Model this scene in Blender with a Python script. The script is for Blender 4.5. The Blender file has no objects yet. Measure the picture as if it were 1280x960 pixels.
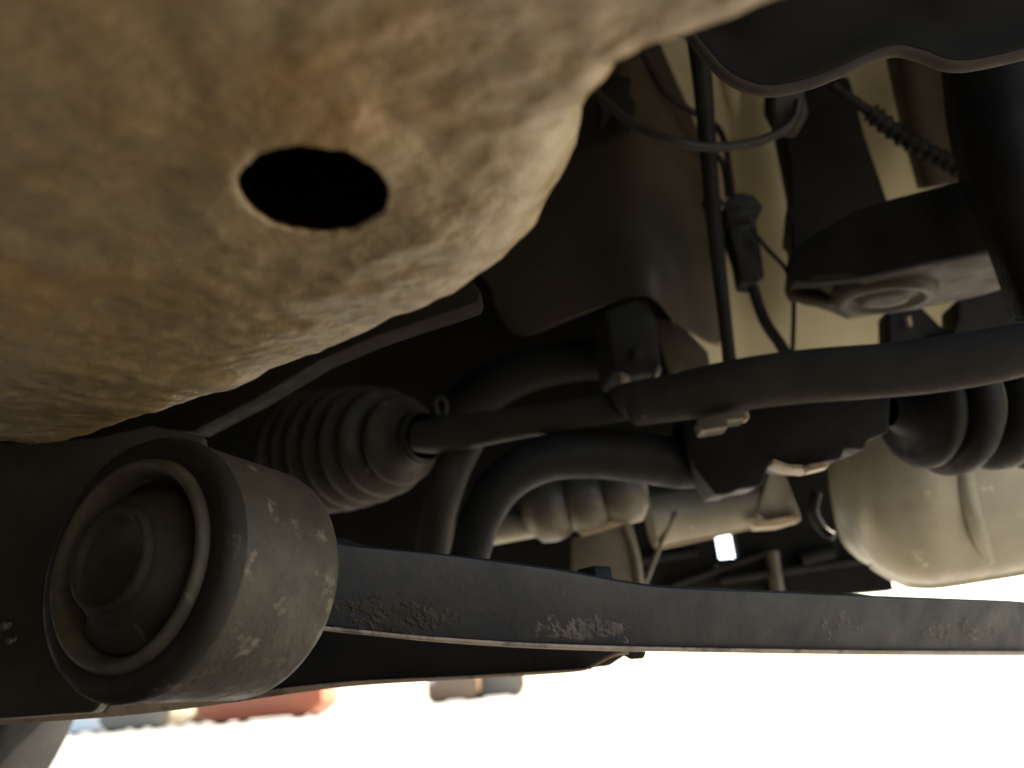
import bpy, bmesh, math, random
from mathutils import Vector, noise, Matrix
R_ = math.radians
random.seed(7)
scene = bpy.context.scene
COL = scene.collection

# ------------------------------------------------------------------ camera
F_PX = 967.0
CAM = Vector((0.0, 0.0, 0.22))
PITCH, ROLL = R_(21.5), R_(4.9)
FW = Vector((0, math.cos(PITCH), math.sin(PITCH)))
R0 = Vector((1, 0, 0)); U0 = Vector((0, -math.sin(PITCH), math.cos(PITCH)))
RT = R0 * math.cos(ROLL) - U0 * math.sin(ROLL)
UP = R0 * math.sin(ROLL) + U0 * math.cos(ROLL)
cd = bpy.data.cameras.new('camera'); cam = bpy.data.objects.new('camera', cd); COL.objects.link(cam)
cd.sensor_width = 36; cd.lens = 36 * F_PX / 1280
cd.clip_start = 0.01; cd.clip_end = 500
M = Matrix((RT, UP, -FW)).transposed().to_4x4(); M.translation = CAM
cam.matrix_world = M
cd.dof.use_dof = True; cd.dof.focus_distance = 0.36; cd.dof.aperture_fstop = 7
scene.camera = cam

# ------------------------------------------------------------------ light
SUN_EL, SUN_AZ = R_(34), R_(48)           # azimuth from +X towards +Y
sd = Vector((math.cos(SUN_EL) * math.cos(SUN_AZ), math.cos(SUN_EL) * math.sin(SUN_AZ), math.sin(SUN_EL)))
w = bpy.data.worlds.new('World'); scene.world = w; w.use_nodes = True
nt = w.node_tree; bg = nt.nodes['Background']
sky = nt.nodes.new('ShaderNodeTexSky'); sky.sky_type = 'NISHITA'; sky.sun_disc = False
sky.sun_elevation = SUN_EL; sky.sun_rotation = math.pi / 2 - SUN_AZ
nt.links.new(sky.outputs[0], bg.inputs[0]); bg.inputs[1].default_value = 0.075
sl = bpy.data.lights.new('sun', 'SUN'); sl.energy = 5.0; sl.angle = R_(0.5); sl.color = (1.0, 0.88, 0.69)
so = bpy.data.objects.new('sun', sl); COL.objects.link(so); so.location = (3, 2, 6)
so.rotation_euler = sd.to_track_quat('Z', 'Y').to_euler()
scene.view_settings.view_transform = 'Standard'; scene.view_settings.look = 'None'
scene.view_settings.gamma = 1; scene.view_settings.exposure = 2.8
scene.view_settings.use_curve_mapping = False
scene.cycles.max_bounces = 10; scene.cycles.diffuse_bounces = 8
scene.cycles.use_denoising = True

# ------------------------------------------------------------------ helpers
def ray(px, py): return FW + RT * ((px - 640) / F_PX) - UP * ((py - 480) / F_PX)
def P(px, py, d): return CAM + ray(px, py) * d          # a point at depth d metres
def at_z(px, py, z):
    r = ray(px, py); return CAM + r * ((z - CAM.z) / r.z)
def D(x0, d0, x1, d1): return lambda x, y=0: 1.0 / (1/d0 + (1/d1 - 1/d0) * (x - x0) / (x1 - x0))
def K(d): return lambda x, y=0: d

def cr(pts, n=8):
    """Catmull-Rom through points (tuples or Vectors of any size)."""
    pts = [tuple(p) for p in pts]; out = []
    for i in range(len(pts) - 1):
        p0 = pts[max(i-1, 0)]; p1 = pts[i]; p2 = pts[i+1]; p3 = pts[min(i+2, len(pts)-1)]
        for k in range(n):
            t = k / n
            out.append(tuple(0.5 * ((2*b) + (-a + c)*t + (2*a - 5*b + 4*c - e)*t*t + (-a + 3*b - 3*c + e)*t**3)
                             for a, b, c, e in zip(p0, p1, p2, p3)))
    out.append(pts[-1]); return out

class Mh:
    """collects vertices and faces of ONE mesh"""
    def __init__(s): s.v = []; s.f = []
    def add(s, v, f):
        o = len(s.v); s.v += [Vector(q) for q in v]; s.f += [tuple(i + o for i in q) for q in f]; return s

def link(name, mh, mat, parent=None, bevel=0, seg=3, ang=35, smooth=40, solid=0, loc=None):
    off = Vector((0, 0, 0))
    if parent is not None:
        p = parent
        while p is not None: off += p.location; p = p.parent
    elif loc is None:
        loc = sum(mh.v, Vector()) / len(mh.v)
    origin = off
    me = bpy.data.meshes.new(name)
    if parent is None: origin = Vector(loc)
    me.from_pydata([v - origin for v in mh.v], [], mh.f)
    bm = bmesh.new(); bm.from_mesh(me)
    bmesh.ops.recalc_face_normals(bm, faces=bm.faces)
    if bevel:
        es = [e for e in bm.edges if len(e.link_faces) == 2 and e.calc_face_angle(0) > R_(ang)]
        bmesh.ops.bevel(bm, geom=es, offset=bevel, segments=seg, affect='EDGES', profile=0.5, clamp_overlap=True)
    bm.to_mesh(me); bm.free()
    me.polygons.foreach_set('use_smooth', [True] * len(me.polygons))
    if smooth < 180: me.set_sharp_from_angle(angle=R_(smooth))
    me.materials.append(mat); me.update()
    o = bpy.data.objects.new(name, me); COL.objects.link(o)
    if parent is not None: o.parent = parent
    else: o.location = origin
    if solid:
        m = o.modifiers.new('thickness', 'SOLIDIFY'); m.thickness = solid; m.offset = 0
    return o

def tag(o, label=None, cat=None, group=None, kind=None):
    for k, v in (('label', label), ('category', cat), ('group', group), ('kind', kind)):
        if v: o[k] = v
    return o
def thing(name, label, cat, loc, group=None):
    o = bpy.data.objects.new(name, None); COL.objects.link(o); o.location = loc; o.empty_display_size = 0.05
    return tag(o, label, cat, group)

def prism(poly, dep, ext, mh=None):
    """polygon of pixel points lying at depth dep, given a real thickness ext (vector)"""
    mh = mh or Mh(); n = len(poly)
    a = [P(q[0], q[1], q[2] if len(q) > 2 else dep(q[0], q[1])) for q in poly]; b = [p + ext for p in a]
    f = [tuple(range(n)), tuple(range(2*n-1, n-1, -1))] + [(i, i+n, (i+1) % n + n, (i+1) % n) for i in range(n)]
    return mh.add(a + b, f)
def box(x0, x1, y0, y1, z0, z1, mh=None):
    mh = mh or Mh()
    v = [(x, y, z) for x in (x0, x1) for y in (y0, y1) for z in (z0, z1)]
    return mh.add(v, [(0,1,3,2), (4,6,7,5), (0,4,5,1), (2,3,7,6), (0,2,6,4), (1,5,7,3)])
def frame(d):
    d = d.normalized(); h = Vector((0, 0, 1)) if abs(d.z) < 0.95 else Vector((1, 0, 0))
    a = d.cross(h).normalized(); return a, d.cross(a).normalized()
def lathe(p0, axis, prof, n=64, mh=None, a0=0, a1=2*math.pi, wob=0.0):
    mh = mh or Mh(); axis = axis.normalized(); A, B = frame(axis); full = abs(a1 - a0 - 2*math.pi) < 1e-6
    m = n if full else n + 1; v = []
    for (t, r) in prof:
        for k in range(m):
            an = a0 + (a1 - a0) * k / n
            rr = r
            if wob: rr = r * (1 + wob * noise.noise(Vector((math.cos(an)*1.5, math.sin(an)*1.5, t*25))))
            v.append(p0 + axis * t + (A * math.cos(an) + B * math.sin(an)) * rr)
    f = []
    for i in range(len(prof) - 1):
        for k in range(n):
            k2 = (k + 1) % m
            f.append((i*m + k, i*m + k2, (i+1)*m + k2, (i+1)*m + k))
    return mh.add(v, f)
def tube(pts, rad, n=20, mh=None, flat=1.0, cap=True):
    """sweep a round (or flattened) section along points"""
    mh = mh or Mh(); pts = [Vector(p) for p in pts]; N = len(pts)
    rs = rad if isinstance(rad, (list, tuple)) else [rad] * N
    prevA = None; v = []
    for i, p in enumerate(pts):
        t = (pts[min(i+1, N-1)] - pts[max(i-1, 0)]).normalized()
        if prevA is None: A, B = frame(t)
        else:
            A = (prevA - t * prevA.dot(t)).normalized(); B = t.cross(A)
        prevA = A
        for k in range(n):
            an = 2 * math.pi * k / n
            v.append(p + A * math.cos(an) * rs[i] * flat + B * math.sin(an) * rs[i])
    f = [(i*n + k, i*n + (k+1) % n, (i+1)*n + (k+1) % n, (i+1)*n + k) for i in range(N-1) for k in range(n)]
    if cap: f += [tuple(range(n-1, -1, -1)), tuple(range((N-1)*n, N*n))]
    return mh.add(v, f)
def ptube(pts, rad, n=20, sub=8, mh=None, flat=1.0):
    """tube through pixel points with depth (px, py, d) and optional pixel half-width 4th value"""
    if len(pts[0]) == 4:
        c = cr(pts, sub); return tube([P(*q[:3]) for q in c], [q[3] * q[2] / F_PX for q in c], n, mh, flat)
    c = cr(pts, sub); return tube([P(*q) for q in c], rad, n, mh, flat)
def patch(rows, su=6, sv=6, mh=None, amp=0, sc=20):
    mh = mh or Mh(); g = [cr(r, su) for r in rows]; cols = [cr(c, sv) for c in zip(*g)]
    nr, nc = len(cols[0]), len(cols); v = []
    for j in range(nr):
        for i in range(nc):
            q = cols[i][j]; p = P(*q)
            if amp: p = p + FW * amp * noise.noise(p * sc)
            v.append(p)
    f = [(j*nc+i, j*nc+i+1, (j+1)*nc+i+1, (j+1)*nc+i) for j in range(nr-1) for i in range(nc-1)]
    return mh.add(v, f)

# ------------------------------------------------------------------ materials
def mat(name, c1, c2=None, scale=30, rough=0.6, metal=0.0, bump=0.15, bscale=200, spots=None, sscale=60, sth=(0.62, 0.7),
        spots2=None, s2scale=20, s2th=(0.6, 0.7), rvar=0.15, stretch=(1, 1, 1), spec=0.5, bdist=0.002):
    m = bpy.data.materials.new(name); m.use_nodes = True; N = m.node_tree; L = N.links
    b = N.nodes['Principled BSDF']
    tc = N.nodes.new('ShaderNodeTexCoord'); mp = N.nodes.new('ShaderNodeMapping'); mp.inputs['Scale'].default_value = stretch
    L.new(tc.outputs['Object'], mp.inputs[0])
    def nz(s, det=6, ro=0.6):
        n = N.nodes.new('ShaderNodeTexNoise'); n.inputs['Scale'].default_value = s; n.inputs['Detail'].default_value = det
        n.inputs['Roughness'].default_value = ro; L.new(mp.outputs[0], n.inputs['Vector']); return n
    def ramp(src, lo, hi):
        r = N.nodes.new('ShaderNodeMapRange'); r.interpolation_type = 'SMOOTHSTEP'
        r.inputs[1].default_value = lo; r.inputs[2].default_value = hi
        L.new(src, r.inputs[0]); return r.outputs[0]
    def mix(fac, a, bb):
        x = N.nodes.new('ShaderNodeMix'); x.data_type = 'RGBA'; L.new(fac, x.inputs['Factor'])
        for s, val in ((x.inputs[6], a), (x.inputs[7], bb)):
            if isinstance(val, tuple): s.default_value = (*val, 1)
            else: L.new(val, s)
        return x.outputs[2]
    n1 = nz(scale)
    colr = mix(ramp(n1.outputs[0], 0.35, 0.65), c1, c2 or tuple(x * 0.7 for x in c1))
    if spots2: colr = mix(ramp(nz(s2scale, 4).outputs[0], *s2th), colr, spots2)
    if spots: colr = mix(ramp(nz(sscale, 8, 0.7).outputs[0], *sth), colr, spots)
    L.new(colr, b.inputs['Base Color'])
    nr = nz(scale * 2.3)
    rr = N.nodes.new('ShaderNodeMapRange'); rr.inputs[1].default_value = 0.3; rr.inputs[2].default_value = 0.7
    rr.inputs[3].default_value = max(0.05, rough - rvar); rr.inputs[4].default_value = min(1, rough + rvar)
    L.new(nr.outputs[0], rr.inputs[0]); L.new(rr.outputs[0], b.inputs['Roughness'])
    b.inputs['Metallic'].default_value = metal; b.inputs['Specular IOR Level'].default_value = spec
    if bump:
        nb = nz(bscale, 5); bp = N.nodes.new('ShaderNodeBump'); bp.inputs['Strength'].default_value = bump
        bp.inputs['Distance'].default_value = bdist
        L.new(nb.outputs[0], bp.inputs['Height']); L.new(bp.outputs[0], b.inputs['Normal'])
    return m

M_UNDERCOAT = mat('undercoat', (0.25, 0.165, 0.07), (0.3, 0.215, 0.105), 22, 0.36, 0, 0.5, 150, spots=(0.36, 0.32, 0.24), sscale=75, sth=(0.6, 0.8),
                  spots2=(0.30, 0.17, 0.055), s2scale=9, s2th=(0.52, 0.68), stretch=(1, 1.6, 1), bdist=0.003, spec=0.8)
M_BUSH = mat('bushing_steel', (0.05, 0.038, 0.024), (0.036, 0.028, 0.019), 35, 0.55, 0.0, 0.25, 260, spots=(0.125, 0.10, 0.07), sscale=75, sth=(0.565, 0.68),
             spots2=(0.055, 0.047, 0.036), s2scale=22, spec=0.25)
M_RUBBER = mat('rubber', (0.014, 0.0115, 0.008), (0.021, 0.0175, 0.012), 40, 0.6, 0, 0.2, 240, spots=(0.1, 0.085, 0.06), sscale=70, sth=(0.62, 0.75), spec=0.12)
M_DUSTY = mat('dusty_rubber', (0.023, 0.0175, 0.0115), (0.034, 0.026, 0.0175), 30, 0.6, 0, 0.2, 260, spots=(0.12, 0.09, 0.06), sscale=60, sth=(0.62, 0.75), spec=0.15)
M_BLACK = mat('black_paint', (0.008, 0.0074, 0.007), (0.012, 0.011, 0.0098), 25, 0.55, 0, 0.25, 220, spots=(0.06, 0.045, 0.03), sscale=55, sth=(0.66, 0.76), spec=0.1)
M_ARM = mat('arm_paint', (0.017, 0.016, 0.0165), (0.026, 0.024, 0.022), 20, 0.5, 0, 0.2, 140, spots=(0.10, 0.075, 0.055), sscale=30, sth=(0.64, 0.74),
            spots2=(0.05, 0.042, 0.034), s2scale=12, spec=0.25)
M_SHAFT = mat('shaft_paint', (0.021, 0.018, 0.0145), (0.029, 0.0245, 0.019), 22, 0.55, 0, 0.25, 240, spots=(0.14, 0.11, 0.08), sscale=60, sth=(0.66, 0.76), spec=0.12)
M_LINER = mat('liner_plastic', (0.038, 0.029, 0.019), (0.046, 0.036, 0.023), 9, 0.55, 0, 0.12, 150, spots=(0.2, 0.165, 0.12), sscale=30, sth=(0.62, 0.8), spec=0.2)
M_CREAM = mat('cream_paint', (0.47, 0.405, 0.26), (0.4, 0.345, 0.215), 7, 0.45, 0, 0.06, 90, spots=(0.45, 0.36, 0.22), sscale=24, sth=(0.6, 0.8))
M_CAST = mat('cast_aluminium', (0.235, 0.208, 0.15), (0.18, 0.16, 0.115), 14, 0.45, 0.25, 0.25, 240, spots=(0.55, 0.50, 0.40), sscale=40, sth=(0.6, 0.75))
M_BROWN = mat('brown_primer', (0.029, 0.021, 0.013), (0.024, 0.0175, 0.011), 14, 0.6, 0, 0.2, 200, spec=0.2)
M_TAN = mat('tan_flange', (0.30, 0.22, 0.14), (0.20, 0.14, 0.09), 40, 0.55, 0, 0.4, 260, spots=(0.08, 0.06, 0.04), sscale=60, sth=(0.5, 0.65))
M_STEEL = mat('grey_steel', (0.1, 0.084, 0.058), (0.07, 0.058, 0.042), 30, 0.45, 0.3, 0.25, 200, spec=0.4)
M_BRASS = mat('plated_steel', (0.27, 0.2, 0.12), (0.2, 0.145, 0.085), 30, 0.4, 0.3, 0.2, 220)
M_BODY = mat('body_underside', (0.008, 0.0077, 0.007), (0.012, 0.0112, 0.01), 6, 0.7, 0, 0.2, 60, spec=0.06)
M_WIRE = mat('wire_sleeve', (0.0065, 0.006, 0.0055), (0.01, 0.009, 0.008), 40, 0.5, 0, 0.1, 200, spec=0.12)
M_PIPE = mat('pipe_coating', (0.02, 0.016, 0.011), (0.016, 0.013, 0.009), 40, 0.45, 0, 0.1, 200, spec=0.2)
M_STRIP = mat('strip_coating', (0.013, 0.0105, 0.0065), (0.010, 0.008, 0.005), 30, 0.8, 0, 0.2, 150, spec=0.05)
M_LIT_EDGE = mat('lit_edge', (0.03, 0.024, 0.017), (0.024, 0.019, 0.014), 40, 0.7, 0, 0.2, 200, spec=0.2)  # lighter brown that paints in the light along the sheet's edge
M_RING = mat('dusty_ring', (0.075, 0.058, 0.037), (0.045, 0.036, 0.024), 60, 0.6, 0, 0.4, 220, spots=(0.17, 0.135, 0.09), sscale=55, sth=(0.58, 0.68), spec=0.25)
M_GROUND = mat('concrete', (0.25, 0.24, 0.215), (0.21, 0.20, 0.18), 0.7, 0.85, 0, 0.3, 60, spots=(0.16, 0.15, 0.135), sscale=3, sth=(0.6, 0.75))
M_TYRE = mat('tyre_rubber', (0.008, 0.008, 0.008), (0.012, 0.012, 0.0115), 20, 0.7, 0, 0.2, 150, spec=0.1)
M_RED = mat('red_car_paint', (0.36, 0.085, 0.03), (0.33, 0.075, 0.028), 3, 0.35, 0, 0)
M_WHITE = mat('white_car_paint', (0.75, 0.74, 0.70), (0.72, 0.71, 0.68), 3, 0.35, 0, 0)
M_GREY = mat('grey_car_paint', (0.2, 0.17, 0.125), (0.18, 0.155, 0.115), 3, 0.35, 0, 0, spec=0.2)
M_BRONZE = mat('bronze_car_paint', (0.20, 0.12, 0.06), (0.18, 0.11, 0.055), 3, 0.35, 0, 0)
M_GLASS = mat('dark_glass', (0.03, 0.035, 0.04), None, 3, 0.1, 0, 0)
M_ALLOY = mat('wheel_alloy', (0.5, 0.5, 0.5), None, 10, 0.35, 0.7, 0)
M_LAMP = mat('amber_lens', (0.8, 0.25, 0.03), None, 10, 0.2, 0, 0)

# ------------------------------------------------------------------ setting
g = Mh().add([(-150, -150, 0), (150, -150, 0), (150, 150, 0), (-150, 150, 0)], [(0, 1, 2, 3)])
tag(link('ground', g, M_GROUND, loc=(0, 0, 0)), kind='structure', label='pale sunlit concrete ground beyond the car')

# ------------------------------------------------------------------ car body overhead; unseen near and right walls shaped to steer the light
body = thing('car_body', 'dark hollow car underside enclosing all the suspension parts from above', 'car body', (0, 0.5, 0.3))
XB0, XB1, YB0, YB1, ZT = -2.9, 0.76, -0.85, 1.16, 1.02
XN, YN, LIGHT_GAP = 0.29, 0.37, 0.78  # corner cut out of the body and left open to let daylight in
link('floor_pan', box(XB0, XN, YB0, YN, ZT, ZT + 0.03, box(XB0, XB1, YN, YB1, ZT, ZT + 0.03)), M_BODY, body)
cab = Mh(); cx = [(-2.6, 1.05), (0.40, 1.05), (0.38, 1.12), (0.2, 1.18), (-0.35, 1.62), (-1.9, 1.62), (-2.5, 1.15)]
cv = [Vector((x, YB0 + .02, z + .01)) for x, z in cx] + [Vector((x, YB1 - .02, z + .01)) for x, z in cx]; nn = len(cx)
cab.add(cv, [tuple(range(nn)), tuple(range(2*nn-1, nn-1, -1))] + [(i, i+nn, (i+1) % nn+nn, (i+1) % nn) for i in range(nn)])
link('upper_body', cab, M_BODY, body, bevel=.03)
link('sill_light_block', box(XB0, XN, YB0 - 0.03, YB0, 0.04, ZT), M_BODY, body)  # unseen near sill, dropped almost to the ground to cut light
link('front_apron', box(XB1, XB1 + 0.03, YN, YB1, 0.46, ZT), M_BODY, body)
link('light_gap_wall', box(XN, XN + 0.03, YB0, YN, LIGHT_GAP, ZT), M_BODY, body)  # unseen wall, ends high so light reaches the panel rim
link('light_gap_return', box(XN + 0.03, XB1, YN - .03, YN, LIGHT_GAP, ZT), M_BODY, body)  # unseen second wall of the same opening, shaped to admit light
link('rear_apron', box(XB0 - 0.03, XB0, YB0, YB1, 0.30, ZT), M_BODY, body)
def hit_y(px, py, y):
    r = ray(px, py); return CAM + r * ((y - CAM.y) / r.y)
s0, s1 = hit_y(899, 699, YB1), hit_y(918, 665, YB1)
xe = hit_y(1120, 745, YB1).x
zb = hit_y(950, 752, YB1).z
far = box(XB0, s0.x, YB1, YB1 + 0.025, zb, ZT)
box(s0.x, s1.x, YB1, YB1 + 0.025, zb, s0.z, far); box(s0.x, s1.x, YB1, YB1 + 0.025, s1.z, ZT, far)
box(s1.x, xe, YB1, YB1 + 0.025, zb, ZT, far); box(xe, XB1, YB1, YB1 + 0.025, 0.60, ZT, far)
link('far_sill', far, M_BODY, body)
# stiffening ribs on the far sill, faintly seen behind the rack
for (a, b, rad) in (((965, 690), (972, 742), .010), ((800, 700), (870, 690), .009), ((1000, 700), (1040, 690), .012), ((900, 725), (1080, 700), .007), ((830, 735), (960, 690), .006)):
    link('sill_rib', tube([hit_y(*a, YB1 - 0.012), hit_y(*b, YB1 - 0.012)], rad, 10), M_STEEL if rad > .0095 and a[0] < 990 else M_BLACK, body)

# ------------------------------------------------------------------ rust-brown panel with drain hole
ZP = 0.335
edge = [(-120, 560), (0, 553), (100, 548), (200, 513), (300, 476), (400, 435), (500, 390), (580, 350), (620, 318), (660, 273), (690, 228),
        (710, 183), (735, 138), (770, 98), (830, 60), (900, 30), (980, 0), (1060, -40), (1150, -110)]
ec = [at_z(x, y, ZP) for x, y in cr(edge, 6)]
hole = at_z(394, 243, ZP)
ROLLR = 0.036
bound = [Vector((p.x, p.y)) for p in ec]
last = bound[-1]; first = bound[0]
loop = bound + [Vector((last.x, -0.80)), Vector((-0.9, -0.80)), Vector((-0.9, first.y - 0.02))]
h2 = Vector((hole.x, hole.y))
NA, NR = 1000, 170
HR = 0.5 * (at_z(488, 232, ZP) - at_z(295, 226, ZP)).length
def resample_closed(pts, weights, m):
    n = len(pts); L = [0.0]
    for i in range(n): L.append(L[-1] + (pts[(i+1) % n] - pts[i]).length * weights[i])
    out = []; j = 0
    for k in range(m):
        t = L[-1] * k / m
        while L[j+1] < t: j += 1
        f = (t - L[j]) / max(L[j+1] - L[j], 1e-9); out.append(pts[j].lerp(pts[(j+1) % n], f))
    return out
wts = [(1.0 if i < len(bound) - 1 else 0.06) for i in range(len(loop))]
PB = resample_closed(loop, wts, NA)
if sum(a.x*b.y - a.y*b.x for a, b in zip(PB, PB[1:] + PB[:1])) < 0: PB.reverse()
for _ in range(4): PB = [(PB[k-1] + PB[k] * 2 + PB[(k+1) % NA]) / 4 for k in range(NA)]
ANG = []
for k in range(NA):
    d_ = PB[k] - h2; a_ = math.atan2(d_.y, d_.x)
    while ANG and a_ < ANG[-1] - math.pi: a_ += 2 * math.pi
    while ANG and a_ > ANG[-1] + math.pi: a_ -= 2 * math.pi
    ANG.append(max(a_, ANG[-1] + 1e-5) if ANG else a_)
PN = []
for k in range(NA):
    t = (PB[(k+3) % NA] - PB[k-3]).normalized(); PN.append(Vector((t.y, -t.x)))
def to_px(p):
    d = p - CAM; z = d.dot(FW); return 640 + F_PX * d.dot(RT) / z
RK = []
for k in range(NA):
    q3 = Vector((PB[k].x, PB[k].y, ZP)); f_ = (q3 - CAM).dot(FW)
    t = min(1, max(0, (to_px(q3) - 660) / 90)) if f_ > 0.02 else 1.0; t = t*t*(3 - 2*t); RK.append(.034 + (.013 - .034) * t)
for _ in range(6): RK = [(RK[k-1] + 2*RK[k] + RK[(k+1) % NA]) / 4 for k in range(NA)]
offs = []
for k in range(NA):
    vv = Vector((PB[k].x - CAM.x, PB[k].y - CAM.y, ZP - CAM.z)).normalized()
    a = math.atan2(vv.z, max(vv.x * PN[k].x + vv.y * PN[k].y, 0.02)); offs.append(RK[k] * math.tan(a / 2))
for _ in range(6): offs = [(offs[k-1] + 2*offs[k] + offs[(k+1) % NA]) / 4 for k in range(NA)]
PC = [PB[k] - PN[k] * offs[k] for k in range(NA)]
rings = []
def prow(k, r, z):
    an = ANG[k]; return Vector((hole.x + math.cos(an)*r, hole.y + math.sin(an)*r, z))
def holer(k):
    an = ANG[k]
    return HR * (1 + 0.035 * noise.noise(Vector((math.cos(an)*2.6, math.sin(an)*2.6, 3.3))) + 0.035 * noise.noise(Vector((math.cos(an)*6, math.sin(an)*6, 1))))
rings.append([prow(k, holer(k) * 1.02, ZP + 0.0018) for k in range(NA)])
rings.append([prow(k, holer(k) * 0.995, ZP + 0.0013) for k in range(NA)])
rings.append([prow(k, holer(k) * 0.997, ZP + 0.0006) for k in range(NA)])
def lump(p):
    q = Vector((p.x, p.y * 1.5, p.z))
    fd = max(0.0, min(1.0, (.30 - (p - hole).length) / .08))
    z = 0.0016 * noise.noise(q * 30) + fd * (0.0009 * noise.noise(q * 75 + Vector((5, 1, 0))) + 0.0008 * noise.noise(q * 130)) + 0.006 * noise.noise(q * 7)
    return z
for j in range(NR + 1):
    t = j / NR; row = []
    for k in range(NA):
        h0 = holer(k) * 1.02; p0_ = prow(k, h0, ZP); p = p0_.lerp(Vector((PC[k].x, PC[k].y, ZP)), t ** 1.15)
        r = (p - hole).length; fade = min(1, (r - h0) / 0.012)
        dish = -0.0012 * math.exp(-((r - h0) / 0.012) ** 2) + 0.0012
        p.z += lump(p) * fade + dish
        row.append(p)
    rings.append(row)
for a in range(6, 91, 6):
    row = []
    for k in range(NA):
        base = rings[3 + NR][k]; o = Vector((PN[k].x, PN[k].y, 0))
        q = base + o * RK[k] * math.sin(R_(a)) + Vector((0, 0, RK[k] * (1 - math.cos(R_(a)))))
        q += (o * math.sin(R_(a)) - Vector((0, 0, math.cos(R_(a))))) * (0.0009 * noise.noise(q * 75) + 0.0008 * noise.noise(q * 130))
        row.append(q)
    rings.append(row)
rings.append([p + Vector((0, 0, 0.10)) for p in rings[-1]])
pm = Mh()
pv = [p for r in rings for p in r]
pm.add(pv, [(j*NA+k, j*NA+(k+1) % NA, (j+1)*NA+(k+1) % NA, (j+1)*NA+k) for j in range(len(rings)-1) for k in range(NA)])
top = rings[-1]
pm.add(top + [Vector((hole.x, hole.y, ZP + 0.13))], [(k, (k+1) % NA, NA) for k in range(NA)])
panel = thing('underbody_panel', 'rust brown undercoated metal panel with a round dark hole', 'panel', (hole.x, hole.y, ZP))
link('skin', pm, M_UNDERCOAT, panel, smooth=180)
link('flange', prism([(180, 535), (290, 470), (430, 405), (585, 345), (602, 364), (599, 377), (470, 420), (400, 450), (320, 498), (240, 540)], D(180, .50, 600, .46), Vector((0, .03, .006)) ), M_STRIP, panel, bevel=.002)
print('panel hole r', HR, hole[:], 'edge', ec[10][:], ec[60][:], ec[100][:])

# ------------------------------------------------------------------ control arm with bushing
c0 = P(160, 702, 0.30); v = ray(160, 702).normalized()
wdir = (RT * math.cos(R_(9)) - UP * math.sin(R_(9))); wdir = (wdir - v * wdir.dot(v)).normalized()
TH = R_(52); ax = v * math.cos(TH) + wdir * math.sin(TH)
BR, BL = 0.0510, 0.068
arm = thing('control_arm', 'black control arm with a big round bushing at its left end', 'control arm', c0 - Vector((0, 0, BR)))
sh = lathe(c0, ax, [(0.030, .66*BR), (0.012, .69*BR), (0.0045, .685*BR), (0.002, .695*BR), (-0.0005, .72*BR), (-0.0014, .74*BR), (-0.002, .765*BR), (-0.0005, .79*BR), (0.003, .80*BR), (0.005, .86*BR), (0.006, .98*BR), (0.0075, .995*BR), (0.011, BR),
                    (BL*.5, BR*1.0), (BL-.006, BR), (BL-.003, .99*BR), (BL-.001, .965*BR), (BL, .92*BR), (BL, .3*BR)], 128, wob=0.004)
shell = link('bushing_shell', sh, M_BUSH, arm, smooth=60)
link('face_ring', lathe(c0, ax, [(0.008, .672*BR), (0.0035, .680*BR), (0.0005, .692*BR), (-0.0014, .712*BR), (-0.0026, .735*BR), (-0.0030, .765*BR), (-0.0022, .79*BR), (0.0, .806*BR), (0.0035, .81*BR)], 128, wob=.012), M_RING, shell, smooth=70)
link('rubber_lip', lathe(c0, ax, [(0.006, .795*BR), (0.0012, .805*BR), (0.0008, .85*BR), (0.0010, .93*BR), (0.0018, .975*BR), (0.0042, 1.004*BR), (0.0085, 1.008*BR), (0.0100, 1.0*BR)], 128, wob=.008), M_RUBBER, shell, smooth=60)
rub = lathe(c0, ax, [(0.004, .70*BR), (0.0095, .685*BR), (0.0115, .65*BR), (0.010, .615*BR), (0.005, .59*BR), (0.001, .545*BR), (-0.002, .49*BR), (-0.0045, .44*BR), (-0.0062, .41*BR), (-0.006, .33*BR)], 96, wob=0.02)
link('rubber_insert', rub, M_DUSTY, shell, smooth=60)
A_, B_ = frame(ax)
dn = -UP; a_dn = math.atan2(dn.dot(B_), dn.dot(A_))
br = lathe(c0, ax, [(0.014, .44*BR), (-0.003, .47*BR), (0.0005, .57*BR), (0.0025, .67*BR), (0.014, .70*BR)], 24, a0=a_dn - .62, a1=a_dn + .5)
br.f += [tuple(range(0, 125, 25)), tuple(range(24, 125, 25))]
link('rubber_bridge', br, M_DUSTY, shell, bevel=.0015, smooth=50)
sleeve = lathe(c0, ax, [(-0.004, .405*BR), (-0.0085, .40*BR), (-0.0096, .385*BR), (-0.0099, .36*BR), (-0.0092, .33*BR), (-0.0075, .31*BR), (-0.0068, .295*BR), (-0.0068, 0.0)], 72)
link('centre_sleeve', sleeve, M_DUSTY, shell, smooth=60)
# the pressed-steel arm: an inverted channel running to the right
dA = D(400, .345, 1280, .56)
at = cr([(385, 668), (430, 681), (560, 694), (700, 713), (760, 724), (830, 734), (960, 740), (1100, 746), (1300, 753)], 5)
ab = cr([(1300, 815), (1100, 814), (960, 812), (800, 809), (700, 806), (620, 802), (520, 795), (440, 787), (385, 778)], 5)
bm_arm = prism([*at, *ab], dA, Vector((0.006, .045, .006)))
beam = link('arm_beam', bm_arm, M_ARM, arm, bevel=.003, seg=3)
lipb = cr([(400, 788), (440, 792), (520, 800), (620, 807), (700, 811), (800, 814), (960, 817), (1100, 819), (1300, 820)], 5)
lipt = [(x, y - 6) for x, y in reversed(lipb)]
link('bottom_lip', prism([*lipt, *lipb], lambda x, y: dA(x) - .004, Vector((0, .05, .002))), M_TAN, beam, bevel=.0012)
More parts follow.
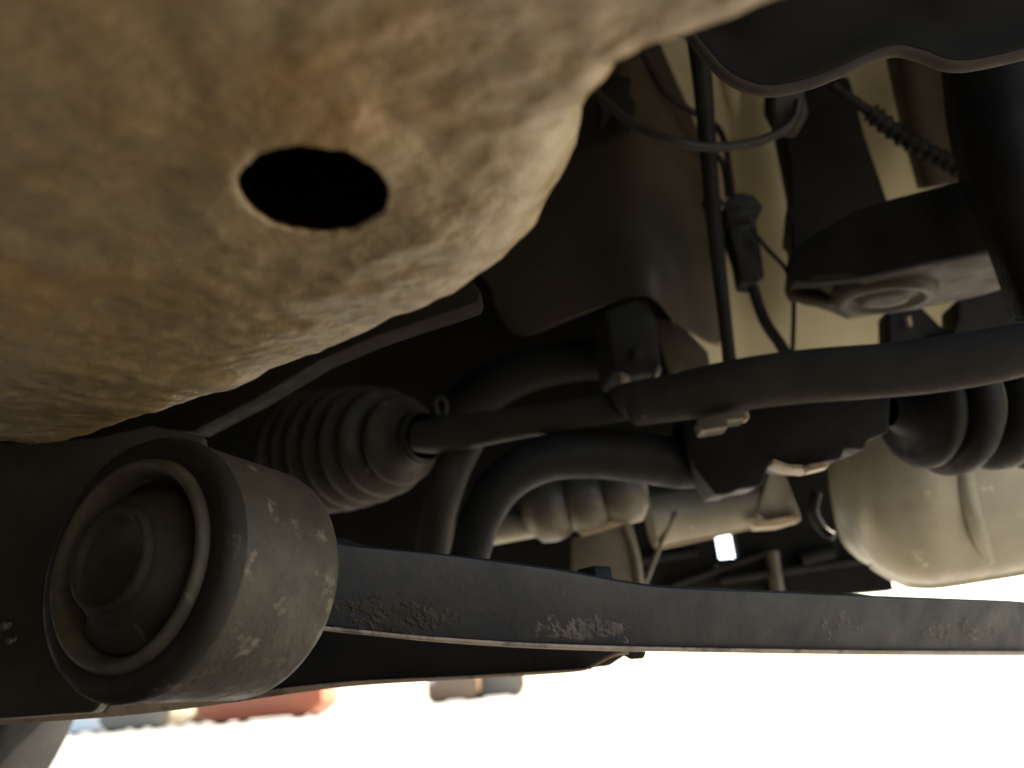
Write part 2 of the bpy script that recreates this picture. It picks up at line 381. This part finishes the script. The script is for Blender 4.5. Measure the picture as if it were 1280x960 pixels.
# weld bead and rust ridge near the bushing
M_RUST = mat('rust_scale', (0.075, 0.05, 0.034), (0.035, 0.027, 0.021), 60, 0.75, 0, 0.4, 400, spots=(0.13, 0.09, 0.062), sscale=90, sth=(0.58, 0.7))
def scale_patch(name, x0, x1, y0, y1, m, thr, amp, fq, slope=0.0):
    nx, ny = int((x1 - x0) * 0.8), int((y1 - y0) * 0.8); mm = Mh(); vs = []
    for j in range(ny + 1):
        for i in range(nx + 1):
            u, vv = i / nx, j / ny; x = x0 + (x1 - x0) * u; y = y0 + (y1 - y0) * vv + slope * (x - x0)
            p = P(x, y, dA(x)); q = Vector((p.x, p.y * .3, p.z))
            e = max(0, 1 - ((2*u - 1) ** 2 + (2*vv - 1) ** 2) ** .5 * .95)
            k = .5 * noise.noise(q * fq * .45) + .45 * noise.noise(q * fq * 1.3) + .4 * noise.noise(q * fq * 3.4)
            h = max(-.8, min(1, (k - thr - .55 * (1 - min(1, 2.2 * e))) * 3.5))
            vs.append(p - FW * amp * h)
    mm.add(vs, [(j*(nx+1)+i, j*(nx+1)+i+1, (j+1)*(nx+1)+i+1, (j+1)*(nx+1)+i) for j in range(ny) for i in range(nx)])
    return link(name, mm, m, beam, smooth=180)
scale_patch('rust_patch', 418, 575, 736, 786, M_DUSTY, -.25, .0005, 300, .09)
scale_patch('rust_patch', 655, 800, 768, 804, M_RUST, -.12, .0006, 220)
scale_patch('rust_patch', 1020, 1090, 760, 806, M_RUST, -.05, .0006, 220)
scale_patch('rust_patch', 1130, 1270, 770, 808, M_RUST, .05, .0006, 220)
nm = lathe(P(743, 722, .45), Vector((0, .1, 1)), [(-.004, .0), (-.004, .0115), (.003, .0115), (.0045, .0105), (.0045, .0)], 6)
link('nut', nm, M_BLACK, arm, bevel=.0006, smooth=30)

# ------------------------------------------------------------------ subframe below and behind the bushing
sub = thing('subframe', 'dark flat subframe plate with tan bottom edge below the bushing', 'subframe', P(300, 880, .46))
dS = D(0, .42, 790, .52)
sb = cr([(-90, 905), (0, 893), (130, 884), (250, 873), (420, 853), (560, 846), (700, 838), (745, 834)], 4)
sp = [*sb, (757, 826), (772, 817), (788, 826), (792, 818), (786, 806), (760, 770), (420, 720), (60, 640), (-90, 640)]
link('side_plate', prism(sp, dS, Vector((0.01, .006, 0))), M_BLACK, sub, bevel=.0015)
fl0 = cr([(-90, 903), (0, 891), (130, 882), (250, 872), (420, 853), (560, 846), (700, 838), (735, 835)], 4)
fl1 = cr([(735, 838), (700, 842), (560, 850.5), (420, 860), (250, 884), (130, 897), (0, 906), (-90, 915)], 4)
link('bottom_flange', prism([*fl0, *fl1], lambda x, y: dS(x) - .003, Vector((0, .03, .001))), M_TAN, sub, bevel=.001)
brk = [(-90, 545), (30, 552), (120, 545), (190, 530), (260, 545), (250, 640), (170, 800), (120, 890), (-90, 905)]
link('mount_bracket', prism(brk, D(-90, .375, 260, .40), Vector((-.02, .05, .0))), M_DUSTY, sub, bevel=.003)
for (x, y, r) in ((6, 782, .0022), (14, 800, .0016)):
    link('bolt_head', lathe(P(x, y, .372), -FW, [(-.002, 0), (-.002, r), (.002, r), (.0026, r*.6), (.0026, 0)], 10), M_STEEL, sub)
link('bent_tab', ptube([(735, 836, .50), (748, 828, .50), (765, 819, .50), (785, 815, .505)], .0013, 8), M_TAN, sub)

# ------------------------------------------------------------------ axle shaft with ribbed boot
shaft = thing('axle_shaft', 'long dark axle shaft with a ribbed rubber boot at its left end', 'axle shaft', P(560, 560, .72))
dX = D(530, .72, 1300, .50)
st = cr([(520, 527), (560, 519), (650, 508), (720, 498), (779, 488), (781, 478), (800, 474), (840, 467), (900, 452), (960, 441), (1030, 433), (1110, 427), (1190, 416), (1310, 398)], 5)
sbm = cr([(1310, 462), (1240, 480), (1160, 493), (1080, 500), (1000, 506), (930, 514), (880, 523), (822, 530), (795, 533), (790, 527), (740, 534), (650, 549), (590, 561), (550, 567), (520, 565)], 5)
n = len(sbm)
# round section: sweep between top and bottom curves
def resample(c, m):
    L = [0]
    for a, b in zip(c, c[1:]): L.append(L[-1] + math.dist(a, b))
    out = []; j = 0
    for i in range(m):
        s = L[-1] * i / (m - 1)
        while j < len(L) - 2 and L[j+1] < s: j += 1
        t = (s - L[j]) / max(L[j+1] - L[j], 1e-9); out.append(tuple(a + (b - a) * t for a, b in zip(c[j], c[j+1])))
    return out
def yx(c, x):
    for a, b in zip(c, c[1:]):
        lo, hi = (a, b) if a[0] <= b[0] else (b, a)
        if lo[0] <= x <= hi[0]: return lo[1] + (hi[1] - lo[1]) * (x - lo[0]) / max(hi[0] - lo[0], 1e-6)
    return c[-1][1]
xs = [520 + i * (1308 - 520) / 110 for i in range(111)]
cen, rr = [], []
for x in xs:
    a, b = yx(st, x), yx(sbm, x); cen.append(P(x, (a+b)/2, dX(x))); rr.append((b - a) / 2 * .985 * dX(x) / F_PX)
ks = min(i for i, x in enumerate(xs) if x > 781)
link('shaft', tube(cen[:ks+2], [min(q_, .0152) if i > ks - 6 else q_ for i, q_ in enumerate(rr[:ks+2])], 40, flat=0.75), M_SHAFT, shaft, smooth=70)
link('shaft_sleeve', tube(cen[ks-1:], [rr[ks+2]] + rr[ks:], 40, flat=0.75), M_SHAFT, shaft, bevel=.0008, smooth=50)
bax = (P(545, 541, .72) - P(400, 562, .86)).normalized()
b0 = P(528, 546, .735)
px = .735 / F_PX
prof = [(0.004, 29*px), (-0.002, 31*px), (-0.008, 31*px), (-0.010, 35*px), (-0.016, 37*px), (-0.019, 42*px)]
for i, r in enumerate((58, 72, 79, 84, 88, 90, 92)):
    t = -0.030 - i * 0.026
    prof += [(t + .007, (r - 12)*px), (t + .003, (r - 3)*px), (t, r*px), (t - .004, r*px), (t - .009, (r - 4)*px), (t - .013, (r - 10)*px), (t - .016, (r - 11)*px)]
prof += [(-0.23, 60*px), (-0.23, 0)]
link('boot', lathe(b0, bax, prof, 96, wob=.012), M_DUSTY, shaft, smooth=80)
link('boot_clamp', lathe(b0, bax, [(-.001, 30*px), (-.001, 33*px), (-.007, 33.5*px), (-.007, 30*px)], 64), M_BLACK, shaft)
link('clamp_ear', ptube([(548, 519, .715), (544, 503, .715), (551, 497, .715), (558, 504, .715), (556, 519, .715)], .0022, 8), M_SHAFT, shaft)
link('clip', prism([(872, 523), (930, 510), (934, 522), (910, 525), (912, 533), (878, 538)], lambda x, y: dX(x) - .022, Vector((0, .02, 0))), M_STEEL, shaft, bevel=.0015)
link('clip_tooth', prism([(929, 514), (936, 513), (937, 523), (931, 525)], lambda x, y: dX(x) - .022, Vector((0, .01, 0))), M_BRASS, shaft, bevel=.0008)

# ------------------------------------------------------------------ bars below the shaft
o = link('stabiliser_bar', ptube([(577, 730, .64, 25), (588, 690, .64, 25), (602, 645, .64, 26), (632, 600, .645, 28), (680, 574, .65, 29), (740, 567, .655, 31), (800, 571, .66, 33), (850, 580, .665, 31), (878, 590, .67, 22)], 0, 32), M_BLACK, smooth=70)
tag(o, 'thick black bar bent down to the control arm under the shaft', 'stabiliser bar')
o = link('curved_pipe', ptube([(538, 735, .70, 22), (541, 690, .70, 22), (549, 640, .70, 22), (564, 590, .71, 23), (584, 548, .74, 23)], 0, 28), M_SHAFT, smooth=70)
tag(o, 'curved dark pipe between the ribbed boot and the thick bent bar', 'pipe')
o = link('upper_arm', ptube([(545, 560, .95, 30), (580, 510, .93, 30), (640, 470, .90, 28), (710, 452, .88, 26), (800, 447, .86, 26)], 0, 28), M_BODY, smooth=70)
tag(o, 'arched dark arm reaching to the square block above the shaft', 'suspension arm')
blk = thing('mounting_block', 'square black mounting block under the liner, just above the shaft', 'mounting block', P(795, 470, .76))
link('block', prism([(757, 388), (800, 371), (812, 374), (822, 400), (827, 462), (812, 468), (790, 470), (768, 466)], K(.76), Vector((-.01, .05, .0))), M_BLACK, blk, bevel=.003)
link('foot', prism([(774, 464), (785, 468), (788, 473), (778, 473)], K(.755), Vector((0, .02, 0))), M_STEEL, blk, bevel=.001)
link('foot', prism([(818, 461), (826, 456), (827, 463), (820, 469)], K(.755), Vector((0, .02, 0))), M_STEEL, blk, bevel=.001)

# ------------------------------------------------------------------ jagged bracket under the shaft
brkt = thing('steering_bracket', 'jagged black bracket hanging under the middle of the shaft', 'bracket', P(960, 600, .66))
link('hanger', prism([(850, 520), (1115, 490), (1112, 540), (1086, 550), (1082, 562), (1058, 560), (1052, 574), (1030, 577), (1010, 583), (985, 582), (965, 573), (960, 585), (956, 600), (950, 608), (925, 611), (912, 617), (895, 619), (880, 600), (868, 585)],
     D(850, .63, 1115, .58), Vector((.0, .045, .004))), M_BLACK, brkt, bevel=.0025)
link('edge_strip', prism([(967, 573), (985, 580), (1010, 581), (1035, 577), (1036, 581), (1010, 587), (985, 585), (966, 578)], D(850, .625, 1115, .575), Vector((0, .02, 0))), M_TAN, brkt, bevel=.001)
link('pad', prism([(1009, 580), (1034, 576), (1037, 583), (1012, 589)], D(850, .62, 1115, .57), Vector((0, .012, 0))), M_BRASS, brkt, bevel=.001)

# ------------------------------------------------------------------ black ribbed boot at right
rb = thing('ribbed_boot', 'black deep lobed rubber boot in front of the cast housing', 'rubber boot', P(1200, 590, .60))
rax = (P(1290, 500, .62) - P(1110, 515, .60)).normalized(); rp = P(1100, 512, .60); q = .60 / F_PX
def lobe(t, w, r): return [((t - w*.5)*q, (r - 38)*q), ((t - w*.46)*q, (r - 16)*q), ((t - w*.33)*q, (r - 5)*q), ((t - w*.15)*q, r*q), ((t + w*.15)*q, r*q), ((t + w*.33)*q, (r - 5)*q), ((t + w*.46)*q, (r - 16)*q), ((t + w*.5)*q, (r - 38)*q)]
link('bellows', lathe(rp, rax, [(10*q, 22*q)] + lobe(52, 34, 78) + lobe(88, 42, 90) + lobe(152, 54, 88) + lobe(206, 50, 92), 96), M_BLACK, rb, smooth=75)
link('boot_band', lathe(rp, rax, [(112*q, 50*q), (114*q, 66*q), (121*q, 66*q), (123*q, 50*q)], 64), M_STEEL, rb)

# ------------------------------------------------------------------ cast housing (right)
gb = thing('gearbox_housing', 'pale cast metal gearbox housing with a raised rib at the right', 'gearbox', P(1180, 735, .80))
rows = [[(1035, 480, .90), (1042, 480, .86), (1075, 480, .80), (1140, 480, .77), (1210, 480, .76), (1330, 480, .77)],
        [(1035, 560, .90), (1041, 565, .86), (1075, 570, .79), (1140, 570, .76), (1210, 570, .75), (1330, 570, .76)],
        [(1040, 620, .90), (1047, 625, .86), (1078, 640, .79), (1140, 640, .76), (1215, 640, .75), (1330, 630, .76)],
        [(1052, 672, .90), (1059, 670, .86), (1088, 682, .80), (1145, 697, .77), (1222, 694, .76), (1330, 682, .77)],
        [(1070, 694, .90), (1078, 692, .86), (1100, 708, .82), (1148, 724, .79), (1225, 716, .78), (1330, 700, .79)],
        [(1085, 704, .92), (1092, 704, .89), (1112, 716, .86), (1150, 732, .85), (1228, 722, .84), (1330, 706, .85)]]
link('casing', patch(rows, 8, 6, amp=.002, sc=18), M_CAST, gb, smooth=180, solid=.004)
link('rib', ptube([(1203, 575, .752, 10), (1210, 620, .748, 11), (1222, 665, .75, 11), (1234, 700, .768, 9)], 0, 16), M_CAST, gb, smooth=180)
link('sump_lip', prism([*cr([(1100, 706), (1118, 714), (1135, 722), (1150, 725), (1200, 722), (1330, 700)], 4), *cr([(1330, 712), (1200, 733), (1160, 737), (1145, 734), (1125, 724), (1105, 712)], 4)], D(1100, .82, 1330, .80), Vector((0, .03, .004))), M_CAST, gb, bevel=.004)
link('hose_end', ptube([(1020, 615, .93, 7), (1016, 640, .93, 7), (1028, 662, .93, 6), (1042, 671, .92, 5)], 0, 14), M_BLACK, gb, smooth=180)

# ------------------------------------------------------------------ steering rack (tube, bellows) low in the middle
rk = thing('steering_rack', 'pale metal rack tube with small bellows behind the bent bar', 'steering rack', P(850, 690, .92))
link('rack_tube', ptube([(812, 652, .93, 34), (860, 644, .93, 33), (925, 632, .92, 31), (985, 620, .91, 29)], 0, 40), M_CAST, rk, smooth=70)
link('seam', ptube([(828, 684, .915), (880, 673, .912), (935, 660, .905), (985, 648, .90)], .0022, 8), M_BRASS, rk)
link('flange_ring', prism([(962, 586), (976, 580), (1000, 640), (1002, 648), (985, 652), (962, 655), (945, 640)], K(.885), Vector((0, .04, 0))), M_CAST, rk, bevel=.003)
link('flange_foot', prism([(938, 653), (1000, 642), (1002, 650), (975, 658), (945, 660)], K(.87), Vector((0, .02, 0))), M_BRASS, rk, bevel=.0015)
kax = (P(810, 625, .84) - P(660, 655, .86)).normalized(); kp = P(655, 642, .86); q = .85 / F_PX
link('small_bellows', lathe(kp, kax, [(0, 20*q), (8*q, 30*q), (18*q, 40*q), (34*q, 42*q), (50*q, 38*q), (58*q, 32*q), (64*q, 38*q), (78*q, 40*q), (96*q, 38*q), (104*q, 30*q), (110*q, 34*q), (124*q, 37*q), (146*q, 34*q), (156*q, 20*q), (158*q, 0)], 64), M_STEEL, rk, smooth=70)
link('tie_rod', ptube([(560, 672, .88, 19), (620, 662, .87, 18), (680, 652, .86, 17)], 0, 24), M_CAST, rk, smooth=70)
link('strap', prism([(722, 661), (803, 641), (806, 648), (728, 669)], K(.83), Vector((0, .012, 0))), M_BRASS, rk, bevel=.001)
pl = thing('mounting_plate', 'brown grey upright plate with a folded edge behind the control arm', 'plate', P(770, 730, .84))
link('plate', prism([(715, 672), (790, 652), (800, 690), (808, 740), (715, 740)], K(.84), Vector((.0, .02, 0))), M_STEEL, pl, bevel=.002)
link('folded_edge', ptube([(781, 655, .835), (793, 690, .835), (800, 738, .835)], .0038, 12), M_STEEL, pl, smooth=180)
link('brace', ptube([(845, 640, .9), (826, 680, .9), (806, 730, .9)], .003, 10), M_STEEL, pl, smooth=180)

# ------------------------------------------------------------------ upper right: liner, cream panel, rods, wiring
rows = [[(560, 40, 1.02), (640, 60, .97), (740, 70, .90), (770, 60, .87), (790, 50, .88), (808, 45, .94), (818, 40, 1.0)],
        [(560, 200, 1.0), (620, 200, .95), (700, 210, .88), (785, 200, .82), (835, 200, .84), (870, 200, .92), (884, 200, .99)],
        [(580, 320, .97), (630, 320, .92), (700, 310, .85), (785, 300, .78), (840, 300, .78), (888, 310, .83), (905, 310, .9)],
        [(610, 350, .94), (640, 375, .90), (705, 365, .84), (795, 335, .76), (845, 355, .765), (885, 380, .80), (900, 385, .84)],
        [(618, 380, .93), (650, 420, .89), (715, 398, .83), (803, 369, .75), (845, 402, .76), (882, 426, .79), (898, 432, .82)]]
lin = link('fender_liner', patch(rows, 8, 8, amp=.004, sc=12), M_LINER, smooth=180, solid=.003)
tag(lin, 'brown grey plastic liner with a wavy torn bottom edge', 'fender liner')
o = link('liner_bracket', prism([(815, 395), (852, 405), (885, 440), (890, 470), (840, 470)], K(.90), Vector((0, .01, 0))), M_LINER, bevel=.001)
tag(o, 'small brown plate showing below the liner edge beside the mounting block', 'bracket')
cp = thing('inner_wing_panel', 'cream painted inner wing panel showing through gaps at upper right', 'body panel', P(1000, 440, 1.1))
rows = [[(780, 20, 1.02), (850, 20, 1.05), (900, 20, 1.10), (960, 20, 1.06), (1040, 20, 1.09), (1120, 20, 1.07), (1200, 20, 1.12)],
        [(800, 150, 1.02), (860, 150, 1.04), (905, 150, 1.09), (965, 150, 1.05), (1045, 150, 1.10), (1125, 150, 1.07), (1205, 150, 1.12)],
        [(830, 300, 1.02), (880, 300, 1.03), (925, 300, 1.08), (985, 300, 1.06), (1055, 300, 1.08), (1135, 300, 1.09), (1210, 300, 1.13)],
        [(850, 490, 1.02), (895, 490, 1.04), (945, 490, 1.06), (1000, 490, 1.07), (1065, 490, 1.08), (1145, 490, 1.11), (1215, 490, 1.14)]]
link('panel_skin', patch(rows, 10, 10, amp=.006, sc=9), M_CREAM, cp, smooth=180, solid=.004)
link('panel_fold', ptube([(905, 60, 1.085), (935, 200, 1.09), (965, 330, 1.09), (985, 470, 1.09)], .012, 16), M_CREAM, cp, smooth=180)
o = link('link_rod', ptube([(868, 20, .70, 15), (878, 100, .71, 13), (886, 200, .72, 11), (895, 300, .73, 10), (904, 380, .74, 9), (914, 470, .75, 9)], 0, 24, flat=.95), M_BLACK, smooth=70)
tag(o, 'straight dark upright rod crossing in front of the cream panel', 'rod')
st_ = thing('damper_strut', 'broad black slanted strut between the two cream strips', 'strut', P(1050, 330, .88))
link('strut_tube', prism([(955, 85), (1062, 95), (1082, 170), (1110, 250), (1118, 330), (990, 340), (983, 322), (992, 318), (988, 272), (980, 268), (988, 250), (987, 205), (968, 110)], D(955, .88, 1118, .86), Vector((.02, .08, 0))), M_BODY, st_, bevel=.004)
ba = thing('box_arm', 'black boxy arm with brown underside and a round boss', 'arm', P(1120, 390, .66))
e0 = [(985, 330), (1005, 300), (1070, 262), (1110, 249), (1245, 214), (1262, 308), (1160, 327), (1085, 345), (1030, 352), (992, 352)]
n = len(e0); dB = D(985, .70, 1262, .60); up = Vector((0.0, .10, -.004))
link('arm_side', prism(e0, dB, Vector((0, .012, 0))), M_BLACK, ba, bevel=.002)
und = [(988, 350, .699), (1030, 351, .68), (1085, 344, .66), (1160, 326, .634), (1266, 305, .598), (1285, 352, .70), (1230, 369, .73), (1160, 386, .757), (1100, 394, .775), (1060, 396, .785), (1020, 386, .80), (990, 366, .81)]
um = Mh(); nn = len(und); a = [P(*q_) for q_ in und]; b = [p + Vector((0, 0, .012)) for p in a]
um.add(a + b, [tuple(range(nn)), tuple(range(2*nn-1, nn-1, -1))] + [(i, i+nn, (i+1) % nn+nn, (i+1) % nn) for i in range(nn)])
link('arm_underside', um, M_BROWN, ba, bevel=.003)
nrm = ((a[4] - a[1]).cross(a[7] - a[1])).normalized()
if nrm.z > 0: nrm = -nrm
bc = P(1105, 369, .715); qq = .715 / F_PX
link('boss', lathe(bc, nrm, [(-.006, 62*qq), (.002, 60*qq), (.006, 55*qq), (.007, 48*qq), (.004, 43*qq), (.001, 38*qq), (.002, 32*qq), (.006, 28*qq), (.007, 20*qq), (.007, 0)], 64), M_BROWN, ba, smooth=60)
link('lug', ptube([(990, 366, .77, 8), (1010, 372, .765, 10), (1035, 375, .76, 9), (1060, 372, .755, 7)], 0, 12), M_BROWN, ba, smooth=180)
lo = thing('lower_link', 'dark link below the boss, against the cream strip', 'link', P(1140, 430, .86))
link('link_arm', prism([(1110, 385), (1150, 380), (1195, 425), (1195, 450), (1112, 450)], K(.86), Vector((0, .03, 0))), M_BLACK, lo, bevel=.003)
link('link_stud', ptube([(1135, 396, .85), (1137, 408, .85)], .003, 10), M_BRASS, lo)
o = link('side_bracket', prism([(1198, 372), (1300, 350), (1300, 460), (1186, 460), (1188, 420), (1198, 400)], K(.84), Vector((0, .04, 0))), M_BLACK, bevel=.003)
tag(o, 'dark bracket low at the right under the boxy arm', 'bracket')
# upright at far right
ur = thing('upright_panel', 'dark brown upright panel along the right edge', 'panel', P(1260, 420, .58))
rows = [[(1175, 40, .64), (1200, 40, .60), (1260, 40, .57), (1340, 40, .56)], [(1190, 180, .62), (1212, 180, .58), (1265, 180, .55), (1340, 180, .54)],
        [(1232, 300, .60), (1250, 300, .56), (1290, 300, .54), (1340, 300, .53)], [(1268, 400, .59), (1284, 400, .55), (1310, 400, .53), (1340, 400, .53)]]
link('skin', patch(rows, 8, 8), M_BLACK, ur, smooth=180, solid=.003)
rows = [[(1105, 55, .96), (1125, 55, .93), (1160, 55, .92), (1230, 55, .93)], [(1125, 150, .96), (1140, 150, .93), (1175, 150, .92), (1235, 150, .93)], [(1148, 235, .96), (1160, 235, .93), (1190, 230, .92), (1245, 230, .93)]]
o = link('brown_pillar', patch(rows, 8, 8), M_BROWN, smooth=180, solid=.003)
tag(o, 'brown ribbed pillar behind the corrugated tube at upper right', 'pillar')
# dark sheet hanging close above, right
sc = cr([(840, 10), (862, 38), (885, 68), (915, 98), (955, 112), (1000, 106), (1045, 90), (1090, 69), (1120, 62), (1150, 68), (1190, 81), (1240, 75), (1340, 50)], 8)
dH = D(840, .36, 1340, .34)
sheet = Mh(); rowsS = []
def off(c, d): return [(x, y - d) for x, y in c]
for dy, dd in ((8, .05), (2, .022), (0, .012), (1, .005), (5, .0005), (10, .0), (22, .003), (60, .004), (140, -.01), (320, -.04)):
    rowsS.append([P(x, y - dy, dH(x) + dd) for x, y in sc])
nc = len(sc)
sheet.add([p for r in rowsS for p in r], [(j*nc+i, j*nc+i+1, (j+1)*nc+i+1, (j+1)*nc+i) for j in range(len(rowsS)-1) for i in range(nc-1)])
o = link('heat_shield', sheet, M_BODY, smooth=180, solid=.0015)
link('lit_edge_bead', tube([P(x, y, dH(x) + .003) for x, y in sc], .0034, 12), M_LIT_EDGE, o, smooth=180)  # added bead; its lighter colour stands in for light on the rolled edge
tag(o, 'black sheet with a wavy rolled edge in the top right corner', 'shield')
# hose, pipes, connector, conduit
o = link('brake_hose', ptube([(715, 85, .70), (757, 128, .68), (800, 160, .67), (840, 176, .66), (890, 184, .66), (940, 179, .66), (975, 165, .66), (993, 148, .66), (998, 125, .66)], .0042, 14), M_PIPE, smooth=180)
tag(o, 'thin brown hose looping across the upright rod', 'hose')
o = link('hose_clip', prism([(965, 110), (1005, 108), (1012, 140), (1000, 160), (975, 158), (968, 140)], K(.67), Vector((0, .015, 0))), M_BROWN, bevel=.003)
tag(o, 'small brown tab holding the end of the thin hose under the black sheet', 'clip')
o = link('brake_pipe', ptube([(800, 60, .88), (818, 92, .88), (838, 122, .88), (870, 142, .88), (895, 158, .88), (906, 178, .87), (911, 205, .86), (916, 245, .85)], .0036, 12), M_PIPE, smooth=180)
tag(o, 'bent metal pipe running down to the wiring connector', 'pipe')
o = link('liner_clip', prism([(748, 118), (770, 92), (790, 96), (786, 118), (796, 128), (790, 148), (772, 152), (765, 138), (752, 150)], K(.80), Vector((0, .02, 0))), M_BODY, bevel=.002)
tag(o, 'small black clip on the brown liner next to the rusty panel edge', 'clip')
wc = thing('wiring_connector', 'black wiring connector on cables in front of the cream panel', 'connector', P(935, 300, .84))
link('housing', prism([(913, 268), (942, 262), (948, 290), (957, 345), (945, 355), (926, 352), (920, 320), (910, 290)], K(.84), Vector((0, .025, 0))), M_WIRE, wc, bevel=.003)
link('latch', prism([(908, 248), (925, 240), (942, 243), (955, 258), (944, 266), (938, 272), (913, 274), (903, 262)], K(.832), Vector((0, .03, 0))), M_WIRE, wc, bevel=.002)
link('collar', prism([(907, 262), (944, 258), (945, 272), (909, 276)], K(.83), Vector((0, .03, 0))), M_WIRE, wc, bevel=.002)
link('cable', ptube([(938, 345, .85), (946, 375, .85), (958, 405, .85), (975, 430, .85), (990, 455, .85)], .0062, 14), M_WIRE, wc, smooth=180)
link('thin_wire', ptube([(938, 285, .83), (960, 312, .83), (982, 336, .83), (991, 365, .83), (992, 400, .83), (990, 455, .83)], .0024, 10), M_WIRE, wc, smooth=180)
link('thin_wire', ptube([(890, 190, .86), (901, 200, .86), (906, 215, .86), (910, 245, .85)], .0032, 10), M_WIRE, wc, smooth=180)
# corrugated conduit
cpts = cr([(1088, 140, .80), (1115, 162, .80), (1150, 185, .79), (1185, 203, .78), (1215, 222, .77)], 24)
cm = tube([P(*q_) for q_ in cpts], [(.0098 if (i % 8) < 4 else .0076) for i in range(len(cpts))], 18)
cdt = thing('corrugated_conduit', 'black corrugated tube slanting down across the cream strip', 'conduit', P(1150, 185, .79))
link('conduit', cm, M_WIRE, cdt, smooth=25)
link('inner_cable', ptube([(1040, 105, .80), (1062, 122, .80), (1092, 144, .80)], .0052, 14), M_WIRE, cdt, smooth=180)

# ------------------------------------------------------------------ the car's far wheel
re_ = hit_y(66, 906, 1.0)
wx = re_.x - 0.385
wh = thing('road_wheel', 'dark tyre standing on the ground at the bottom left corner', 'wheel', (wx, 1.1, 0))
wc0 = Vector((wx, 1.0, .33)); wa = Vector((0, 1, 0))
link('tyre', lathe(wc0, wa, [(.03, .20), (.012, .215), (.003, .25), (.0, .285), (.006, .312), (.018, .325), (.03, .33), (.17, .33), (.19, .318), (.2, .28), (.19, .22), (.17, .20)], 96), M_TYRE, wh, smooth=60)
link('rim', lathe(wc0, wa, [(.02, .205), (.03, .20), (.05, .19), (.10, .185), (.12, .05), (.11, 0)], 64), M_ALLOY, wh, smooth=40)

# ------------------------------------------------------------------ cars parked in the distance
def far_car(paint, x, y, length, label, name, rise=1.45):
    c = thing(name, label, 'car', (x, y, 0), 'cars parked in the distance')
    L, W = length, 1.75
    prof = [(0, .32), (.0, .75), (.10, .86), (.26 * L, .95), (.38 * L, rise - .05), (.48 * L, rise), (.72 * L, rise - .02), (.90 * L, 1.0), (L - .05, .95), (L, .70), (L, .32), (L * .9, .06), (.1 * L, .06)]
    m = Mh(); n = len(prof)
    v0 = [Vector((x - L/2 + a, y, z)) for a, z in prof]; v1 = [p + Vector((0, W, 0)) for p in v0]
    m.add(v0 + v1, [tuple(range(n)), tuple(range(2*n-1, n-1, -1))] + [(i, i+n, (i+1) % n+n, (i+1) % n) for i in range(n)])
    link('body', m, paint, c, bevel=.06)
    wm_ = Mh(); wp_ = [(.33 * L, .98), (.41 * L, rise - .10), (.70 * L, rise - .10), (.82 * L, .98)]
    u0 = [Vector((x - L/2 + a, y - .012, z)) for a, z in wp_]; u1 = [p + Vector((0, .02, 0)) for p in u0]
    wm_.add(u0 + u1, [(0,1,2,3), (7,6,5,4), (0,4,5,1), (1,5,6,2), (2,6,7,3), (3,7,4,0)])
    link('side_window', wm_, M_GLASS, c)
    for fx in (.19, .81):
        for yy in (y + .03, y + W - .23):
            link('wheel', lathe(Vector((x - L/2 + fx*L, yy, .31)), wa, [(.05, 0), (.05, .19), (.02, .21), (0, .22), (0, .29), (.03, .31), (.17, .31), (.2, .29), (.2, .2)], 32), M_TYRE, c)
    link('headlight', box(x - L/2 - .01, x - L/2 + .25, y - .015, y + .3, .62, .76), M_WHITE, c, bevel=.03)
    link('tail_light', box(x + L/2 - .2, x + L/2 + .01, y - .015, y + .3, .68, .84), M_LAMP, c, bevel=.03)
def gx(px, Y): return hit_y(px, 900, Y).x
def span(p0, p1, Y): return (gx(p0, Y) + gx(p1, Y)) / 2, abs(gx(p1, Y) - gx(p0, Y))
for p0, p1, yy, paint, lab in ((245, 402, 20, M_RED, 'red car parked far off, below the bushing'),
        (122, 212, 23, M_GREY, 'grey car parked far off, left of the bronze and red cars'), (40, 140, 25, M_WHITE, 'white car parked far off, beside the dark tyre'),
        (186, 262, 26, M_BRONZE, 'bronze car parked far off, between the grey and red cars'), (535, 600, 27, M_BRONZE, 'bronze car parked far off, below the subframe plate'),
        (585, 660, 29, M_GREY, 'grey car parked far off, right of the bronze car below the subframe plate')):
    x, L = span(p0, p1, yy); far_car(paint, x, yy, L, lab, 'parked_car')

def bolt(parent, px, py, d, rad, nrm=None, m=None):
    a = (nrm or -FW); h = P(px, py, d)
    link('bolt_head', lathe(h, a, [(-.004, 0), (-.004, rad*1.45), (.0, rad*1.45), (.0005, rad*1.35), (.0005, rad), (rad*.9, rad), (rad*1.05, rad*.85), (rad*1.05, 0)], 12), m or M_STEEL, parent, smooth=35)

bolt(blk, 797, 440, .748, .0045, m=M_BLACK)
link('boot_band', lathe(b0, bax, [(-.2, 75*px), (-.2, 84*px), (-.21, 84*px), (-.21, 75*px)], 64), M_BLACK, shaft)
link('cable_tie', lathe(P(891, 255, .725), (P(895, 300, .73) - P(886, 200, .72)).normalized(), [(-.003, .0085), (-.003, .0098), (.003, .0098), (.003, .0085)], 24), M_WIRE, wc)
